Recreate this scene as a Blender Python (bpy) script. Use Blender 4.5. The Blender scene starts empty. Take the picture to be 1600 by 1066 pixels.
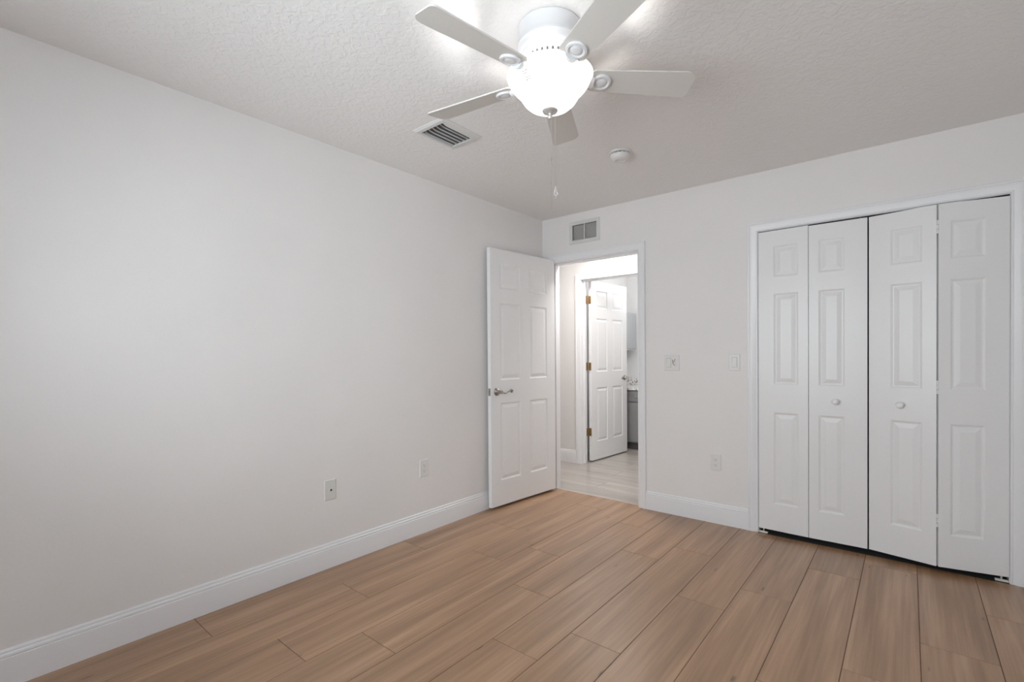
import bpy, bmesh, math, random
from mathutils import Vector, Matrix
random.seed(7)
S = bpy.context.scene
COL = S.collection
PI = math.pi

# ------------------------------------------------------------------ camera
YAW, PITCH, ROLL = 0.6882, -0.0101, -0.0077
CAM = Vector((2.5856, -3.5956, 1.2165))
F = Vector((-math.sin(YAW)*math.cos(PITCH), math.cos(YAW)*math.cos(PITCH), math.sin(PITCH)))
R0 = Vector((math.cos(YAW), math.sin(YAW), 0)); U0 = R0.cross(F)
R = R0*math.cos(ROLL) + U0*math.sin(ROLL); U = -R0*math.sin(ROLL) + U0*math.cos(ROLL)
cam = bpy.data.cameras.new('camera'); co = bpy.data.objects.new('camera', cam); COL.objects.link(co)
co.matrix_world = Matrix(((R.x, U.x, -F.x, CAM.x), (R.y, U.y, -F.y, CAM.y), (R.z, U.z, -F.z, CAM.z), (0, 0, 0, 1)))
cam.sensor_width = 36; cam.lens = 754.15*36/1600; cam.shift_y = (562.84-533)/1600; cam.clip_start = 0.02
S.camera = co
L_WORLD, L_BULB, L_BOWL, L_HALL, L_BATH = 11.3, 25.0, 1.1, 26.0, 13.0
REAR_WINDOW = RIGHT_WINDOW = True

# ------------------------------------------------------------------ view, world, lights
S.view_settings.view_transform = 'Standard'; S.view_settings.look = 'None'
S.view_settings.gamma = 1; S.view_settings.use_curve_mapping = False
S.view_settings.exposure = 0.11
S.cycles.use_denoising = True
S.cycles.max_bounces = 12; S.cycles.diffuse_bounces = 8; S.cycles.glossy_bounces = 4
S.cycles.sample_clamp_indirect = 6
W = bpy.data.worlds.new('daylight'); S.world = W; W.use_nodes = True
W.node_tree.nodes['Background'].inputs[0].default_value = (0.90, 0.95, 1.0, 1)
W.node_tree.nodes['Background'].inputs[1].default_value = L_WORLD
def area(name, loc, rot, sx, sy, power, col=(1, 1, 1), portal=False):
    l = bpy.data.lights.new(name, 'AREA'); l.shape = 'RECTANGLE'; l.size = sx; l.size_y = sy
    l.energy = power; l.color = col
    if portal: l.cycles.is_portal = True
    o = bpy.data.objects.new(name, l); COL.objects.link(o); o.location = loc; o.rotation_euler = rot
    return o
def point(name, loc, power, col=(1, 1, 1), r=0.03):
    l = bpy.data.lights.new(name, 'POINT'); l.energy = power; l.color = col; l.shadow_soft_size = r
    o = bpy.data.objects.new(name, l); COL.objects.link(o); o.location = loc
    return o
RX, RY = 3.10, -4.24            # right wall, rear wall
H = 2.44
# daylight through an unseen right-wall window, sized and placed to fit the room's brightness
WY0, WY1, WZ0, WZ1 = -3.64, -3.00, 0.95, 2.05
area('window_daylight', (RX+0.06, (WY0+WY1)/2, (WZ0+WZ1)/2), (0, PI/2, 0), WZ1-WZ0, WY1-WY0, 1.0, portal=True)
VX0_, VX1_, VZ0_, VZ1_ = 0.58, 2.42, 0.88, 2.05  # unseen rear window, its opening sized to balance the room's brightness
area('rear_window_daylight', ((VX0_+VX1_)/2, RY-0.06, (VZ0_+VZ1_)/2), (PI/2, 0, 0), VX1_-VX0_, VZ1_-VZ0_, 1.0, portal=True)
FANX, FANY = 1.5455, -2.0950
for bx_, by_ in ((-0.062, -0.012), (0.052, 0.03), (0.0, -0.065)):
    point('fan_bulb_light', (FANX+bx_, FANY+by_, 2.215), L_BULB, (1.0, 0.965, 0.93), 0.035)
area('hall_ceiling_light', (0.40, 0.40, 2.425), (0, 0, 0), 0.55, 0.35, L_HALL, (1.0, 0.97, 0.945))
point('bathroom_light', (0.35, 2.0, 2.15), L_BATH, (1.0, 1.0, 1.0), 0.15)
BOWL_EMIT = L_BOWL

# ------------------------------------------------------------------ materials
def nt(name):
    m = bpy.data.materials.new(name); m.use_nodes = True
    n = m.node_tree.nodes; l = m.node_tree.links
    return m, n, l, n['Principled BSDF']
def ramp(n, stops):
    r = n.new('ShaderNodeValToRGB'); e = r.color_ramp.elements
    e[0].position, e[0].color = stops[0][0], (*stops[0][1], 1)
    e[1].position, e[1].color = stops[-1][0], (*stops[-1][1], 1)
    for p, c in stops[1:-1]:
        k = e.new(p); k.color = (*c, 1)
    return r
def srgb(r, g, b):
    f = lambda v: (v/255/12.92) if v/255 <= 0.04045 else ((v/255+0.055)/1.055)**2.4
    return (f(r), f(g), f(b))
def paint(name, col, rough=0.5, bump=0.0, scale=60, var=0.012, metal=0.0, spec=0.5, detail=3, dist=0.002):
    m, n, l, b = nt(name)
    tc = n.new('ShaderNodeTexCoord')
    nz = n.new('ShaderNodeTexNoise'); nz.inputs['Scale'].default_value = 2.3; nz.inputs['Detail'].default_value = 4
    l.new(tc.outputs['Object'], nz.inputs['Vector'])
    r = ramp(n, [(0.3, tuple(max(0, c*(1-var)) for c in col)), (0.7, tuple(min(1, c*(1+var)) for c in col))])
    l.new(nz.outputs['Fac'], r.inputs['Fac']); l.new(r.outputs['Color'], b.inputs['Base Color'])
    b.inputs['Roughness'].default_value = rough; b.inputs['Metallic'].default_value = metal
    b.inputs['Specular IOR Level'].default_value = spec
    if bump:
        bn = n.new('ShaderNodeTexNoise'); bn.inputs['Scale'].default_value = scale; bn.inputs['Detail'].default_value = detail
        l.new(tc.outputs['Object'], bn.inputs['Vector'])
        bp = n.new('ShaderNodeBump'); bp.inputs['Strength'].default_value = bump; bp.inputs['Distance'].default_value = dist
        l.new(bn.outputs['Fac'], bp.inputs['Height']); l.new(bp.outputs['Normal'], b.inputs['Normal'])
    return m
WALL = (0.788, 0.768, 0.760)
M = {}
M['wall'] = paint('wall_paint', WALL, 0.55, 0.25, 85, spec=0.35)
M['hallwall'] = paint('hall_wall_darkened', (0.73, 0.72, 0.71), 0.6, 0.2, 85, spec=0.3)  # bedroom paint darkened here to offset the strong hall lamp
M['bathwall'] = paint('bathroom_wall_paint', (0.80, 0.80, 0.80), 0.55, 0.1, 85)
M['trim'] = paint('white_trim_paint', (0.80, 0.80, 0.815), 0.32, 0.03, 30, 0.006)
M['door'] = paint('white_door_paint', (0.80, 0.797, 0.80), 0.34, 0.04, 40, 0.006)
M['plate'] = paint('white_plastic', (0.745, 0.735, 0.72), 0.3, 0, var=0.004)
M['vent'] = paint('vent_grey_white', (0.66, 0.655, 0.645), 0.4, 0, var=0.004)
M['grille_back'] = paint('filter_grey', (0.70, 0.69, 0.68), 0.7, 0.1, 120)
M['ivory'] = paint('ivory_plastic', (0.70, 0.69, 0.665), 0.3, 0, var=0.004)
M['fan'] = paint('fan_white_enamel', (0.72, 0.725, 0.74), 0.28, 0, var=0.004)
M['blade'] = paint('fan_blade_white', (0.65, 0.63, 0.60), 0.45, 0.04, 20, 0.01)
M['dark'] = paint('dark_gap', (0.02, 0.02, 0.02), 0.8, 0)
M['slot'] = paint('slot_dark', (0.10, 0.09, 0.085), 0.7, 0)
M['duct'] = paint('duct_dark_metal', (0.06, 0.06, 0.06), 0.6, 0)
M['nickel'] = paint('satin_nickel', (0.40, 0.375, 0.35), 0.3, 0.02, 60, 0.03, metal=1.0)
M['chrome'] = paint('bright_nickel', (0.75, 0.74, 0.72), 0.2, 0, var=0.01, metal=1.0)
M['finial'] = paint('satin_finial', (0.62, 0.60, 0.58), 0.35, 0, var=0.01, metal=0.6)
M['brass'] = paint('antique_brass', (0.42, 0.29, 0.14), 0.32, 0.03, 60, 0.04, metal=1.0)
M['beige'] = paint('beige_bracket', (0.72, 0.69, 0.62), 0.4, 0)
M['grey_cab'] = paint('grey_cabinet_paint', (0.26, 0.25, 0.255), 0.45, 0.02, 30)
M['toe'] = paint('dark_toe_kick', (0.07, 0.055, 0.055), 0.6, 0)
M['mirror_grey'] = paint('pale_grey_cabinet', (0.50, 0.52, 0.54), 0.25, 0)
M['brownmark'] = paint('brown_scuff', (0.16, 0.10, 0.08), 0.8, 0)
M['closet'] = paint('closet_painted_shade', (0.05, 0.05, 0.05), 0.8, 0)  # near-black colour stands in for the unlit closet's shade
M['shade_sticker'] = paint('grey_sticker', (0.45, 0.42, 0.40), 0.6, 0)

def ceiling_mat():
    m, n, l, b = nt('knockdown_ceiling')
    tc = n.new('ShaderNodeTexCoord')
    b.inputs['Base Color'].default_value = (0.835, 0.825, 0.82, 1); b.inputs['Roughness'].default_value = 0.7
    b.inputs['Specular IOR Level'].default_value = 0.25
    a = n.new('ShaderNodeTexNoise'); a.inputs['Scale'].default_value = 34; a.inputs['Detail'].default_value = 3; a.inputs['Distortion'].default_value = 0.9
    l.new(tc.outputs['Object'], a.inputs['Vector'])
    r = ramp(n, [(0.44, (0, 0, 0)), (0.56, (1, 1, 1))]); l.new(a.outputs['Fac'], r.inputs['Fac'])
    bp = n.new('ShaderNodeBump'); bp.inputs['Strength'].default_value = 0.32; bp.inputs['Distance'].default_value = 0.003
    l.new(r.outputs['Color'], bp.inputs['Height']); l.new(bp.outputs['Normal'], b.inputs['Normal'])
    return m
M['ceiling'] = ceiling_mat()

def plank_mat(name, PL, rough=0.29):
    m, n, l, b = nt(name)
    uv = n.new('ShaderNodeUVMap'); uv.uv_map = 'UVMap'
    def mapped(su, sv):
        mp = n.new('ShaderNodeMapping'); mp.inputs['Scale'].default_value = (su, sv, 1)
        l.new(uv.outputs['UV'], mp.inputs['Vector']); return mp
    # slow tone along each plank
    m1 = mapped(0.9, 13.0); a = n.new('ShaderNodeTexNoise'); a.inputs['Scale'].default_value = 1; a.inputs['Detail'].default_value = 2; a.inputs['Distortion'].default_value = 0.0
    l.new(m1.outputs[0], a.inputs['Vector'])
    # streaky grain
    m2 = mapped(1.8, 58.0); g = n.new('ShaderNodeTexNoise'); g.inputs['Scale'].default_value = 1; g.inputs['Detail'].default_value = 3; g.inputs['Roughness'].default_value = 0.5; g.inputs['Distortion'].default_value = 0.05
    l.new(m2.outputs[0], g.inputs['Vector'])
    m3 = mapped(5.0, 260.0); f = n.new('ShaderNodeTexNoise'); f.inputs['Scale'].default_value = 1; f.inputs['Detail'].default_value = 4
    l.new(m3.outputs[0], f.inputs['Vector'])
    def math_(op, x, y):
        k = n.new('ShaderNodeMath'); k.operation = op
        for i, v in enumerate((x, y)):
            if hasattr(v, 'node'): l.new(v, k.inputs[i])
            else: k.inputs[i].default_value = v
        return k.outputs[0]
    s = math_('ADD', math_('MULTIPLY', a.outputs['Fac'], 0.52), math_('MULTIPLY', g.outputs['Fac'], 0.33))
    s = math_('ADD', s, math_('MULTIPLY', f.outputs['Fac'], 0.15))
    r = ramp(n, [(0.36, PL[0]), (0.46, PL[1]), (0.54, PL[2]), (0.64, PL[3])])
    l.new(s, r.inputs['Fac'])
    # sparse dark flecks / knots
    m4 = mapped(5.5, 24.0); v = n.new('ShaderNodeTexVoronoi'); v.inputs['Scale'].default_value = 1; v.inputs['Randomness'].default_value = 1
    l.new(m4.outputs[0], v.inputs['Vector'])
    kr = ramp(n, [(0.07, (1, 1, 1)), (0.17, (0, 0, 0))]); l.new(v.outputs['Distance'], kr.inputs['Fac'])
    wn = n.new('ShaderNodeSeparateColor'); l.new(v.outputs['Color'], wn.inputs[0])
    gate = math_('GREATER_THAN', wn.outputs[0], 0.90)
    k = math_('MULTIPLY', math_('MULTIPLY', kr.outputs['Color'], gate), 0.75)
    mx = n.new('ShaderNodeMix'); mx.data_type = 'RGBA'
    l.new(k, mx.inputs['Factor']); l.new(r.outputs['Color'], mx.inputs['A']); mx.inputs['B'].default_value = (*srgb(84, 66, 54), 1)
    # per-plank tone from the plank id
    at = n.new('ShaderNodeAttribute'); at.attribute_name = 'plank_id'
    hs = n.new('ShaderNodeHueSaturation'); l.new(mx.outputs['Result'], hs.inputs['Color'])
    val = math_('ADD', math_('MULTIPLY', at.outputs['Fac'], 0.12), 0.96); l.new(val, hs.inputs['Value'])
    l.new(hs.outputs['Color'], b.inputs['Base Color'])
    b.inputs['Roughness'].default_value = rough
    b.inputs['Specular IOR Level'].default_value = 0.85
    bp = n.new('ShaderNodeBump'); bp.inputs['Strength'].default_value = 0.02; bp.inputs['Distance'].default_value = 0.001
    l.new(g.outputs['Fac'], bp.inputs['Height']); l.new(bp.outputs['Normal'], b.inputs['Normal'])
    return m
PL = [srgb(136, 104, 77), srgb(151, 117, 88), srgb(163, 128, 98), srgb(178, 143, 113)]
M['plank'] = plank_mat('wood_look_tile', PL)
M['plank_hall'] = plank_mat('hall_wood_look_tile', [srgb(150, 142, 134), srgb(162, 155, 148), srgb(172, 166, 160), srgb(186, 181, 176)])  # hall version of the plank tile in paler, greyer colours
M['grout'] = paint('tan_grout', srgb(104, 80, 63), 0.8, 0.05, 200)

def glass_bowl_mat():
    m, n, l, b = nt('frosted_glass_lit')
    n.remove(b); out = n['Material Output']
    tr = n.new('ShaderNodeBsdfTranslucent'); tr.inputs[0].default_value = (0.9, 0.88, 0.86, 1)
    di = n.new('ShaderNodeBsdfPrincipled'); di.inputs['Base Color'].default_value = (0.5, 0.495, 0.49, 1); di.inputs['Roughness'].default_value = 0.25
    mx = n.new('ShaderNodeMixShader'); mx.inputs[0].default_value = 0.988
    l.new(tr.outputs[0], mx.inputs[1]); l.new(di.outputs[0], mx.inputs[2])
    em = n.new('ShaderNodeEmission'); em.inputs[0].default_value = (1.0, 0.965, 0.93, 1); em.inputs[1].default_value = BOWL_EMIT
    ad = n.new('ShaderNodeAddShader'); l.new(mx.outputs[0], ad.inputs[0]); l.new(em.outputs[0], ad.inputs[1])
    l.new(ad.outputs[0], out.inputs['Surface'])
    return m
M['bowl'] = glass_bowl_mat()
def clear_mat(name, col=(1, 1, 1), ior=1.45, rough=0.02):
    m, n, l, b = nt(name)
    b.inputs['Base Color'].default_value = (*col, 1); b.inputs['Transmission Weight'].default_value = 1
    b.inputs['IOR'].default_value = ior; b.inputs['Roughness'].default_value = rough
    return m
M['crystal'] = clear_mat('clear_acrylic')
def pane_mat():
    m, n, l, b = nt('window_glass'); n.remove(b); out = n['Material Output']
    t = n.new('ShaderNodeBsdfTransparent'); t.inputs[0].default_value = (0.95, 0.97, 0.97, 1)
    g = n.new('ShaderNodeBsdfGlossy'); g.inputs['Roughness'].default_value = 0.02
    fr = n.new('ShaderNodeFresnel'); fr.inputs[0].default_value = 1.45
    mx = n.new('ShaderNodeMixShader'); l.new(fr.outputs[0], mx.inputs[0]); l.new(t.outputs[0], mx.inputs[1]); l.new(g.outputs[0], mx.inputs[2])
    l.new(mx.outputs[0], out.inputs['Surface'])
    return m
M['pane'] = pane_mat()
def bulb_mat():
    m, n, l, b = nt('lit_bulb'); b.inputs['Base Color'].default_value = (1, 1, 1, 1)
    b.inputs['Emission Color'].default_value = (1, 0.96, 0.9, 1); b.inputs['Emission Strength'].default_value = 12
    return m
M['bulb'] = bulb_mat()
def granite_mat():
    m, n, l, b = nt('speckled_white_granite')
    tc = n.new('ShaderNodeTexCoord'); v = n.new('ShaderNodeTexNoise'); v.inputs['Scale'].default_value = 38; v.inputs['Detail'].default_value = 5
    l.new(tc.outputs['Object'], v.inputs['Vector'])
    r = ramp(n, [(0.36, (0.25, 0.23, 0.22)), (0.43, (0.62, 0.61, 0.60)), (0.5, (0.85, 0.85, 0.84)), (0.7, (0.9, 0.9, 0.9))])
    l.new(v.outputs['Fac'], r.inputs['Fac']); l.new(r.outputs['Color'], b.inputs['Base Color']); b.inputs['Roughness'].default_value = 0.15
    return m
M['granite'] = granite_mat()

# ------------------------------------------------------------------ helpers
def bx(bm, x0, x1, y0, y1, z0, z1, bevel=0.0, seg=1):
    vs = [bm.verts.new((x, y, z)) for x in (x0, x1) for y in (y0, y1) for z in (z0, z1)]
    fs = [(0, 1, 3, 2), (4, 6, 7, 5), (0, 4, 5, 1), (2, 3, 7, 6), (0, 2, 6, 4), (1, 5, 7, 3)]
    faces = [bm.faces.new([vs[i] for i in f]) for f in fs]
    if bevel:
        es = list({e for f in faces for e in f.edges})
        bmesh.ops.bevel(bm, geom=es, offset=bevel, segments=seg, affect='EDGES', profile=0.5)
    return vs
def box(*a, **k):
    bm = bmesh.new(); bx(bm, *a, **k); return bm
def lathe(bm, prof, seg=48, mat=None, close=False):
    """prof: (r, z) list revolved about z; mat: Matrix applied"""
    T = mat or Matrix()
    rings = []
    for r, z in prof:
        if r < 1e-6: rings.append([bm.verts.new(T @ Vector((0, 0, z)))])
        else: rings.append([bm.verts.new(T @ Vector((r*math.cos(2*PI*i/seg), r*math.sin(2*PI*i/seg), z))) for i in range(seg)])
    pairs = list(zip(rings, rings[1:])) + ([(rings[-1], rings[0])] if close else [])
    for a, b in pairs:
        for i in range(seg):
            j = (i+1) % seg
            if len(a) == 1 and len(b) == 1: break
            if len(a) == 1: bm.faces.new((a[0], b[i], b[j]))
            elif len(b) == 1: bm.faces.new((a[i], a[j], b[0]))
            else: bm.faces.new((a[i], a[j], b[j], b[i]))
def tube(bm, pts, radii, seg=12, cap=True, flat=1.0):
    pts = [Vector(p) for p in pts]
    if not hasattr(radii, '__len__'): radii = [radii]*len(pts)
    rings = []; prev = None
    for i, p in enumerate(pts):
        t = (pts[min(i+1, len(pts)-1)] - pts[max(i-1, 0)]).normalized()
        if prev is None:
            ref = Vector((0, 0, 1)) if abs(t.z) < 0.9 else Vector((1, 0, 0))
            nrm = (ref - t*ref.dot(t)).normalized()
        else: nrm = (prev - t*prev.dot(t)).normalized()
        prev = nrm; bi = t.cross(nrm)
        rings.append([bm.verts.new(p + (nrm*math.cos(2*PI*k/seg) + bi*math.sin(2*PI*k/seg)*flat)*radii[i]) for k in range(seg)])
    for a, b in zip(rings, rings[1:]):
        for k in range(seg):
            bm.faces.new((a[k], a[(k+1) % seg], b[(k+1) % seg], b[k]))
    if cap: bm.faces.new(rings[0][::-1]); bm.faces.new(rings[-1])
def cyl(bm, c, axis, r, h, seg=24, bev=0.0):
    q = Vector((0, 0, 1)).rotation_difference(Vector(axis).normalized()).to_matrix().to_4x4()
    T = Matrix.Translation(c) @ q
    if bev: prof = [(0, 0), (r, 0), (r, h-bev), (r-bev*0.4, h-bev*0.35), (r-bev, h), (0, h)]
    else: prof = [(0, 0), (r, 0), (r, h), (0, h)]
    lathe(bm, prof, seg, T)
def obj(name, bm, mat, parent=None, smooth=False, angle=35):
    bmesh.ops.remove_doubles(bm, verts=bm.verts, dist=1e-6)
    bmesh.ops.recalc_face_normals(bm, faces=bm.faces)
    me = bpy.data.meshes.new(name); bm.to_mesh(me); bm.free()
    for m in (mat if isinstance(mat, (list, tuple)) else [mat]): me.materials.append(M[m] if isinstance(m, str) else m)
    o = bpy.data.objects.new(name, me); COL.objects.link(o)
    if parent: o.parent = parent
    if smooth:
        for p in me.polygons: p.use_smooth = True
        me.set_sharp_from_angle(angle=math.radians(angle))
    return o
def tag(o, label=None, cat=None, group=None, kind=None):
    if label: o['label'] = label
    if cat: o['category'] = cat
    if group: o['group'] = group
    if kind: o['kind'] = kind
    return o
def thing(name, label, cat, loc=(0, 0, 0), rz=0.0, group=None, kind=None):
    o = bpy.data.objects.new(name, None); COL.objects.link(o); o.empty_display_size = 0.05
    o.location = loc; o.rotation_euler = (0, 0, rz)
    return tag(o, label, cat, group, kind)
def struct(name, bm, mat, label=None, cat=None, **k):
    return tag(obj(name, bm, mat, **k), label, cat, kind='structure')

# ------------------------------------------------------------------ room shell
DX0, DX1, DZ = 0.095, 0.927, 2.040      # bedroom doorway
CX0, CX1, CZ = 1.795, 2.995, 2.039      # closet opening
GX0, GX1, GZ0, GZ1 = 0.325, 0.560, 2.206, 2.338   # grille opening
T = 0.12
def holed_wall(axis_y0, axis_y1, x0, x1, z0, z1, holes):
    """wall slab parallel to x with rectangular holes (xa, xb, za, zb)"""
    bm = bmesh.new()
    xs = sorted({x0, x1, *[h[0] for h in holes], *[h[1] for h in holes]})
    zs = sorted({z0, z1, *[h[2] for h in holes], *[h[3] for h in holes]})
    solid = lambda i, j: 0 <= i < len(xs)-1 and 0 <= j < len(zs)-1 and not any(h[0]-1e-6 <= xs[i] and xs[i+1] <= h[1]+1e-6 and h[2]-1e-6 <= zs[j] and zs[j+1] <= h[3]+1e-6 for h in holes)
    V = {}
    def v(x, y, z):
        k = (round(x, 5), round(y, 5), round(z, 5))
        if k not in V: V[k] = bm.verts.new(k)
        return V[k]
    a, b = axis_y0, axis_y1
    for i in range(len(xs)-1):
        for j in range(len(zs)-1):
            if not solid(i, j): continue
            X0, X1, Z0, Z1 = xs[i], xs[i+1], zs[j], zs[j+1]
            bm.faces.new((v(X0, a, Z0), v(X1, a, Z0), v(X1, a, Z1), v(X0, a, Z1)))
            bm.faces.new((v(X0, b, Z0), v(X0, b, Z1), v(X1, b, Z1), v(X1, b, Z0)))
            if not solid(i-1, j): bm.faces.new((v(X0, a, Z0), v(X0, a, Z1), v(X0, b, Z1), v(X0, b, Z0)))
            if not solid(i+1, j): bm.faces.new((v(X1, a, Z0), v(X1, b, Z0), v(X1, b, Z1), v(X1, a, Z1)))
            if not solid(i, j-1): bm.faces.new((v(X0, a, Z0), v(X0, b, Z0), v(X1, b, Z0), v(X1, a, Z0)))
            if not solid(i, j+1): bm.faces.new((v(X0, a, Z1), v(X1, a, Z1), v(X1, b, Z1), v(X0, b, Z1)))
    return bm
ZB = -0.02
struct('wall_left', box(-0.12, 0, RY-0.12, 0, ZB, H), 'wall')
def turned(bm):
    for v in bm.verts: v.co = (v.co.y, v.co.x, v.co.z)
    return bm
struct('wall_right', turned(holed_wall(RX, RX+0.12, RY-0.12, 0, ZB, H, [(WY0, WY1, WZ0, WZ1)] if RIGHT_WINDOW else [])), 'wall')
struct('wall_back', holed_wall(0, T, -1.52, RX+0.12, ZB, H, [(DX0, DX1, ZB, DZ), (CX0, CX1, ZB, CZ), (GX0, GX1, GZ0, GZ1)]), 'wall')
struct('wall_rear', holed_wall(RY-0.12, RY, 0, RX, ZB, H, [(VX0_, VX1_, VZ0_, VZ1_)] if REAR_WINDOW else []), 'wall')
struct('ceiling', box(-0.12, RX+0.12, RY-0.12, 0.12, H, H+0.1), 'ceiling')
struct('ceiling_hall', box(-1.64, RX+0.12, 0.12, 2.92, H, H+0.1), 'hallwall')
# hallway and bathroom beyond
HY = 1.035
BX0, BX1, BZ = -0.228, 0.56, 2.045
struct('wall_hall_far', holed_wall(HY, HY+0.115, -1.52, 1.62, ZB, H, [(BX0, BX1, ZB, BZ)]), 'hallwall')
struct('wall_hall_left', box(-1.64, -1.52, 0, HY+0.115, ZB, H), 'hallwall')
struct('wall_hall_right', box(1.62, 1.70, T, 2.80, ZB, H), 'hallwall')
struct('wall_bathroom_left', box(-0.60, -0.48, HY+0.115, 2.70, ZB, H), 'bathwall')
struct('wall_bathroom_far', box(-0.72, 1.70, 2.70, 2.82, ZB, H), 'bathwall')
# closet interior, its shade painted in as near-black
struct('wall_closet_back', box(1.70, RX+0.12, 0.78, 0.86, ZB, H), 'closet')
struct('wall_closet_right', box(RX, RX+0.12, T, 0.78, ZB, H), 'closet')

# ------------------------------------------------------------------ floor of wood-look planks
PWID, PLEN, G = 0.2384, 1.204, 0.0013
def add_plank(bm, uvl, idl, x0, x1, y0, y1, clip, along_y, seed):
    cx0, cx1, cy0, cy1 = clip
    X0, X1, Y0, Y1 = max(x0, cx0), min(x1, cx1), max(y0, cy0), min(y1, cy1)
    if X1-X0 < 0.004 or Y1-Y0 < 0.004: return
    rnd = random.Random(seed); ou, ov, idv = rnd.uniform(0, 60), rnd.uniform(0, 60), rnd.random()
    b = 0.0012
    out = [(X0+G, Y0+G), (X1-G, Y0+G), (X1-G, Y1-G), (X0+G, Y1-G)]
    inn = [(X0+G+b, Y0+G+b), (X1-G-b, Y0+G+b), (X1-G-b, Y1-G-b), (X0+G+b, Y1-G-b)]
    vo = [bm.verts.new((x, y, -0.0014)) for x, y in out]; vi = [bm.verts.new((x, y, 0)) for x, y in inn]
    fs = [bm.faces.new(vi)] + [bm.faces.new((vo[i], vo[(i+1) % 4], vi[(i+1) % 4], vi[i])) for i in range(4)]
    for f in fs:
        f.material_index = 0 if along_y else 2; f[idl] = idv
        for lp in f.loops:
            x, y = lp.vert.co.x, lp.vert.co.y
            lp[uvl].uv = ((y-y0+ou, x-x0+ov) if along_y else (x-x0+ou, y-y0+ov))
bm = bmesh.new(); uvl = bm.loops.layers.uv.new('UVMap'); idl = bm.faces.layers.float.new('plank_id')
YB = 0.045          # where the bedroom planks meet the hallway planks
OFF = [-2.815, -2.19, -2.645, -2.388, -1.625, -2.061, -1.817, -1.205, -0.93, -0.437, -0.163, -0.97, -0.5]
GL = [0.0, 0.243, 0.484, 0.725, 0.965, 1.203, 1.443, 1.682, 1.912, 2.146, 2.386, 2.622, 2.862, 3.101]
for i in range(13):
    for k in range(-4, 5):
        y0 = OFF[i] + k*PLEN
        add_plank(bm, uvl, idl, GL[i], GL[i+1], y0, y0+PLEN, (0, RX, RY, YB if GL[i] < 0.95 else -0.012), True, i*31+k+500)
for i in range(12):     # hallway and bathroom planks run the other way
    y0 = YB + i*PWID
    for k in range(-3, 4):
        x0 = -0.2 + (i*0.47 % 1)*PLEN + k*PLEN
        for clip in ((-1.52, 1.62, YB, HY+0.05), (-0.48, 1.62, HY+0.05, 2.70)):
            add_plank(bm, uvl, idl, x0, x0+PLEN, y0, y0+PWID, clip, False, 9000+i*37+k)
g0 = len(bm.faces)
for (a, b_, c, d) in ((-0.0, RX, RY, 0.0), (0.0, 1.70, 0.0, 0.78), (-1.52, 0.0, 0.0, 1.15), (0.0, 1.70, 0.78, 1.15), (-0.72, 1.70, 1.15, 2.82)):
    f = bm.faces.new([bm.verts.new(p) for p in ((a, c, -0.0014), (b_, c, -0.0014), (b_, d, -0.0014), (a, d, -0.0014))]); f.material_index = 1
    f2 = bm.faces.new([bm.verts.new(p) for p in ((a, d, ZB), (b_, d, ZB), (b_, c, ZB), (a, c, ZB))]); f2.material_index = 1
me = bpy.data.meshes.new('floor'); bm.to_mesh(me); bm.free(); me.materials.append(M['plank']); me.materials.append(M['grout']); me.materials.append(M['plank_hall'])
fl = bpy.data.objects.new('floor', me); COL.objects.link(fl); tag(fl, kind='structure')

struct('floor_closet', box(1.70, RX, -0.012, 0.78, ZB, -0.001), 'closet')  # floor coloured black so the gap under the doors looks unlit

# ------------------------------------------------------------------ casings and baseboards
CAS = [(0, 0), (0, 0.010), (0.003, 0.0125), (0.008, 0.0125), (0.011, 0.0105), (0.016, 0.0115), (0.028, 0.0145), (0.038, 0.0165),
       (0.046, 0.0175), (0.050, 0.0165), (0.052, 0.0185), (0.060, 0.0185), (0.063, 0.016), (0.063, 0)]
def casing(bm, x0, x1, zt, y, sgn, z0=0.0, rev=0.0):
    """mitred colonial casing round an opening on the wall face at y; sgn=-1 stands out towards -y"""
    rows = []
    for d, t in CAS:
        d2 = d + rev; yy = y + sgn*t
        rows.append([bm.verts.new(p) for p in ((x0-d2, yy, z0), (x0-d2, yy, zt+d2), (x1+d2, yy, zt+d2), (x1+d2, yy, z0))])
    for a, b in zip(rows, rows[1:]):
        for k in range(3): bm.faces.new((a[k], a[k+1], b[k+1], b[k]))
    bm.faces.new([r[0] for r in rows]); bm.faces.new([r[3] for r in rows][::-1])
def jamb(bm, x0, x1, zt, y0, y1, t=0.0, stop=None):
    """thin lining in the opening plus a door stop"""
    th = 0.003
    bx(bm, x0, x0+th, y0, y1, 0, zt); bx(bm, x1-th, x1, y0, y1, 0, zt); bx(bm, x0+th, x1-th, y0, y1, zt-th, zt)
    if stop:
        a, b = stop; s = 0.012
        bx(bm, x0+th, x0+th+s, a, b, 0, zt-th-s); bx(bm, x1-th-s, x1-th, a, b, 0, zt-th-s); bx(bm, x0+th, x1-th, a, b, zt-th-s, zt-th)
bm = bmesh.new(); casing(bm, DX0, DX1, DZ, 0, -1); casing(bm, DX0, DX1, DZ, T, 1); jamb(bm, DX0, DX1, DZ, -0.001, T+0.001, stop=(0.045, 0.075))
struct('trim_1', bm, 'trim', 'white moulded casing and jamb round the open bedroom doorway', 'door trim', smooth=True, angle=25)
bm = bmesh.new(); casing(bm, CX0, CX1, CZ, 0, -1); jamb(bm, CX0, CX1, CZ, -0.001, T+0.001)
struct('trim_2', bm, 'trim', 'wide white moulded casing round the four closet door leaves', 'door trim', smooth=True, angle=25)
bm = bmesh.new(); casing(bm, BX0, BX1, BZ, HY, -1); jamb(bm, BX0, BX1, BZ, HY-0.001, HY+0.116, stop=(HY+0.05, HY+0.078))
struct('trim_3', bm, 'trim', 'white casing round the bathroom doorway across the hall', 'door trim', smooth=True, angle=25)
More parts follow.
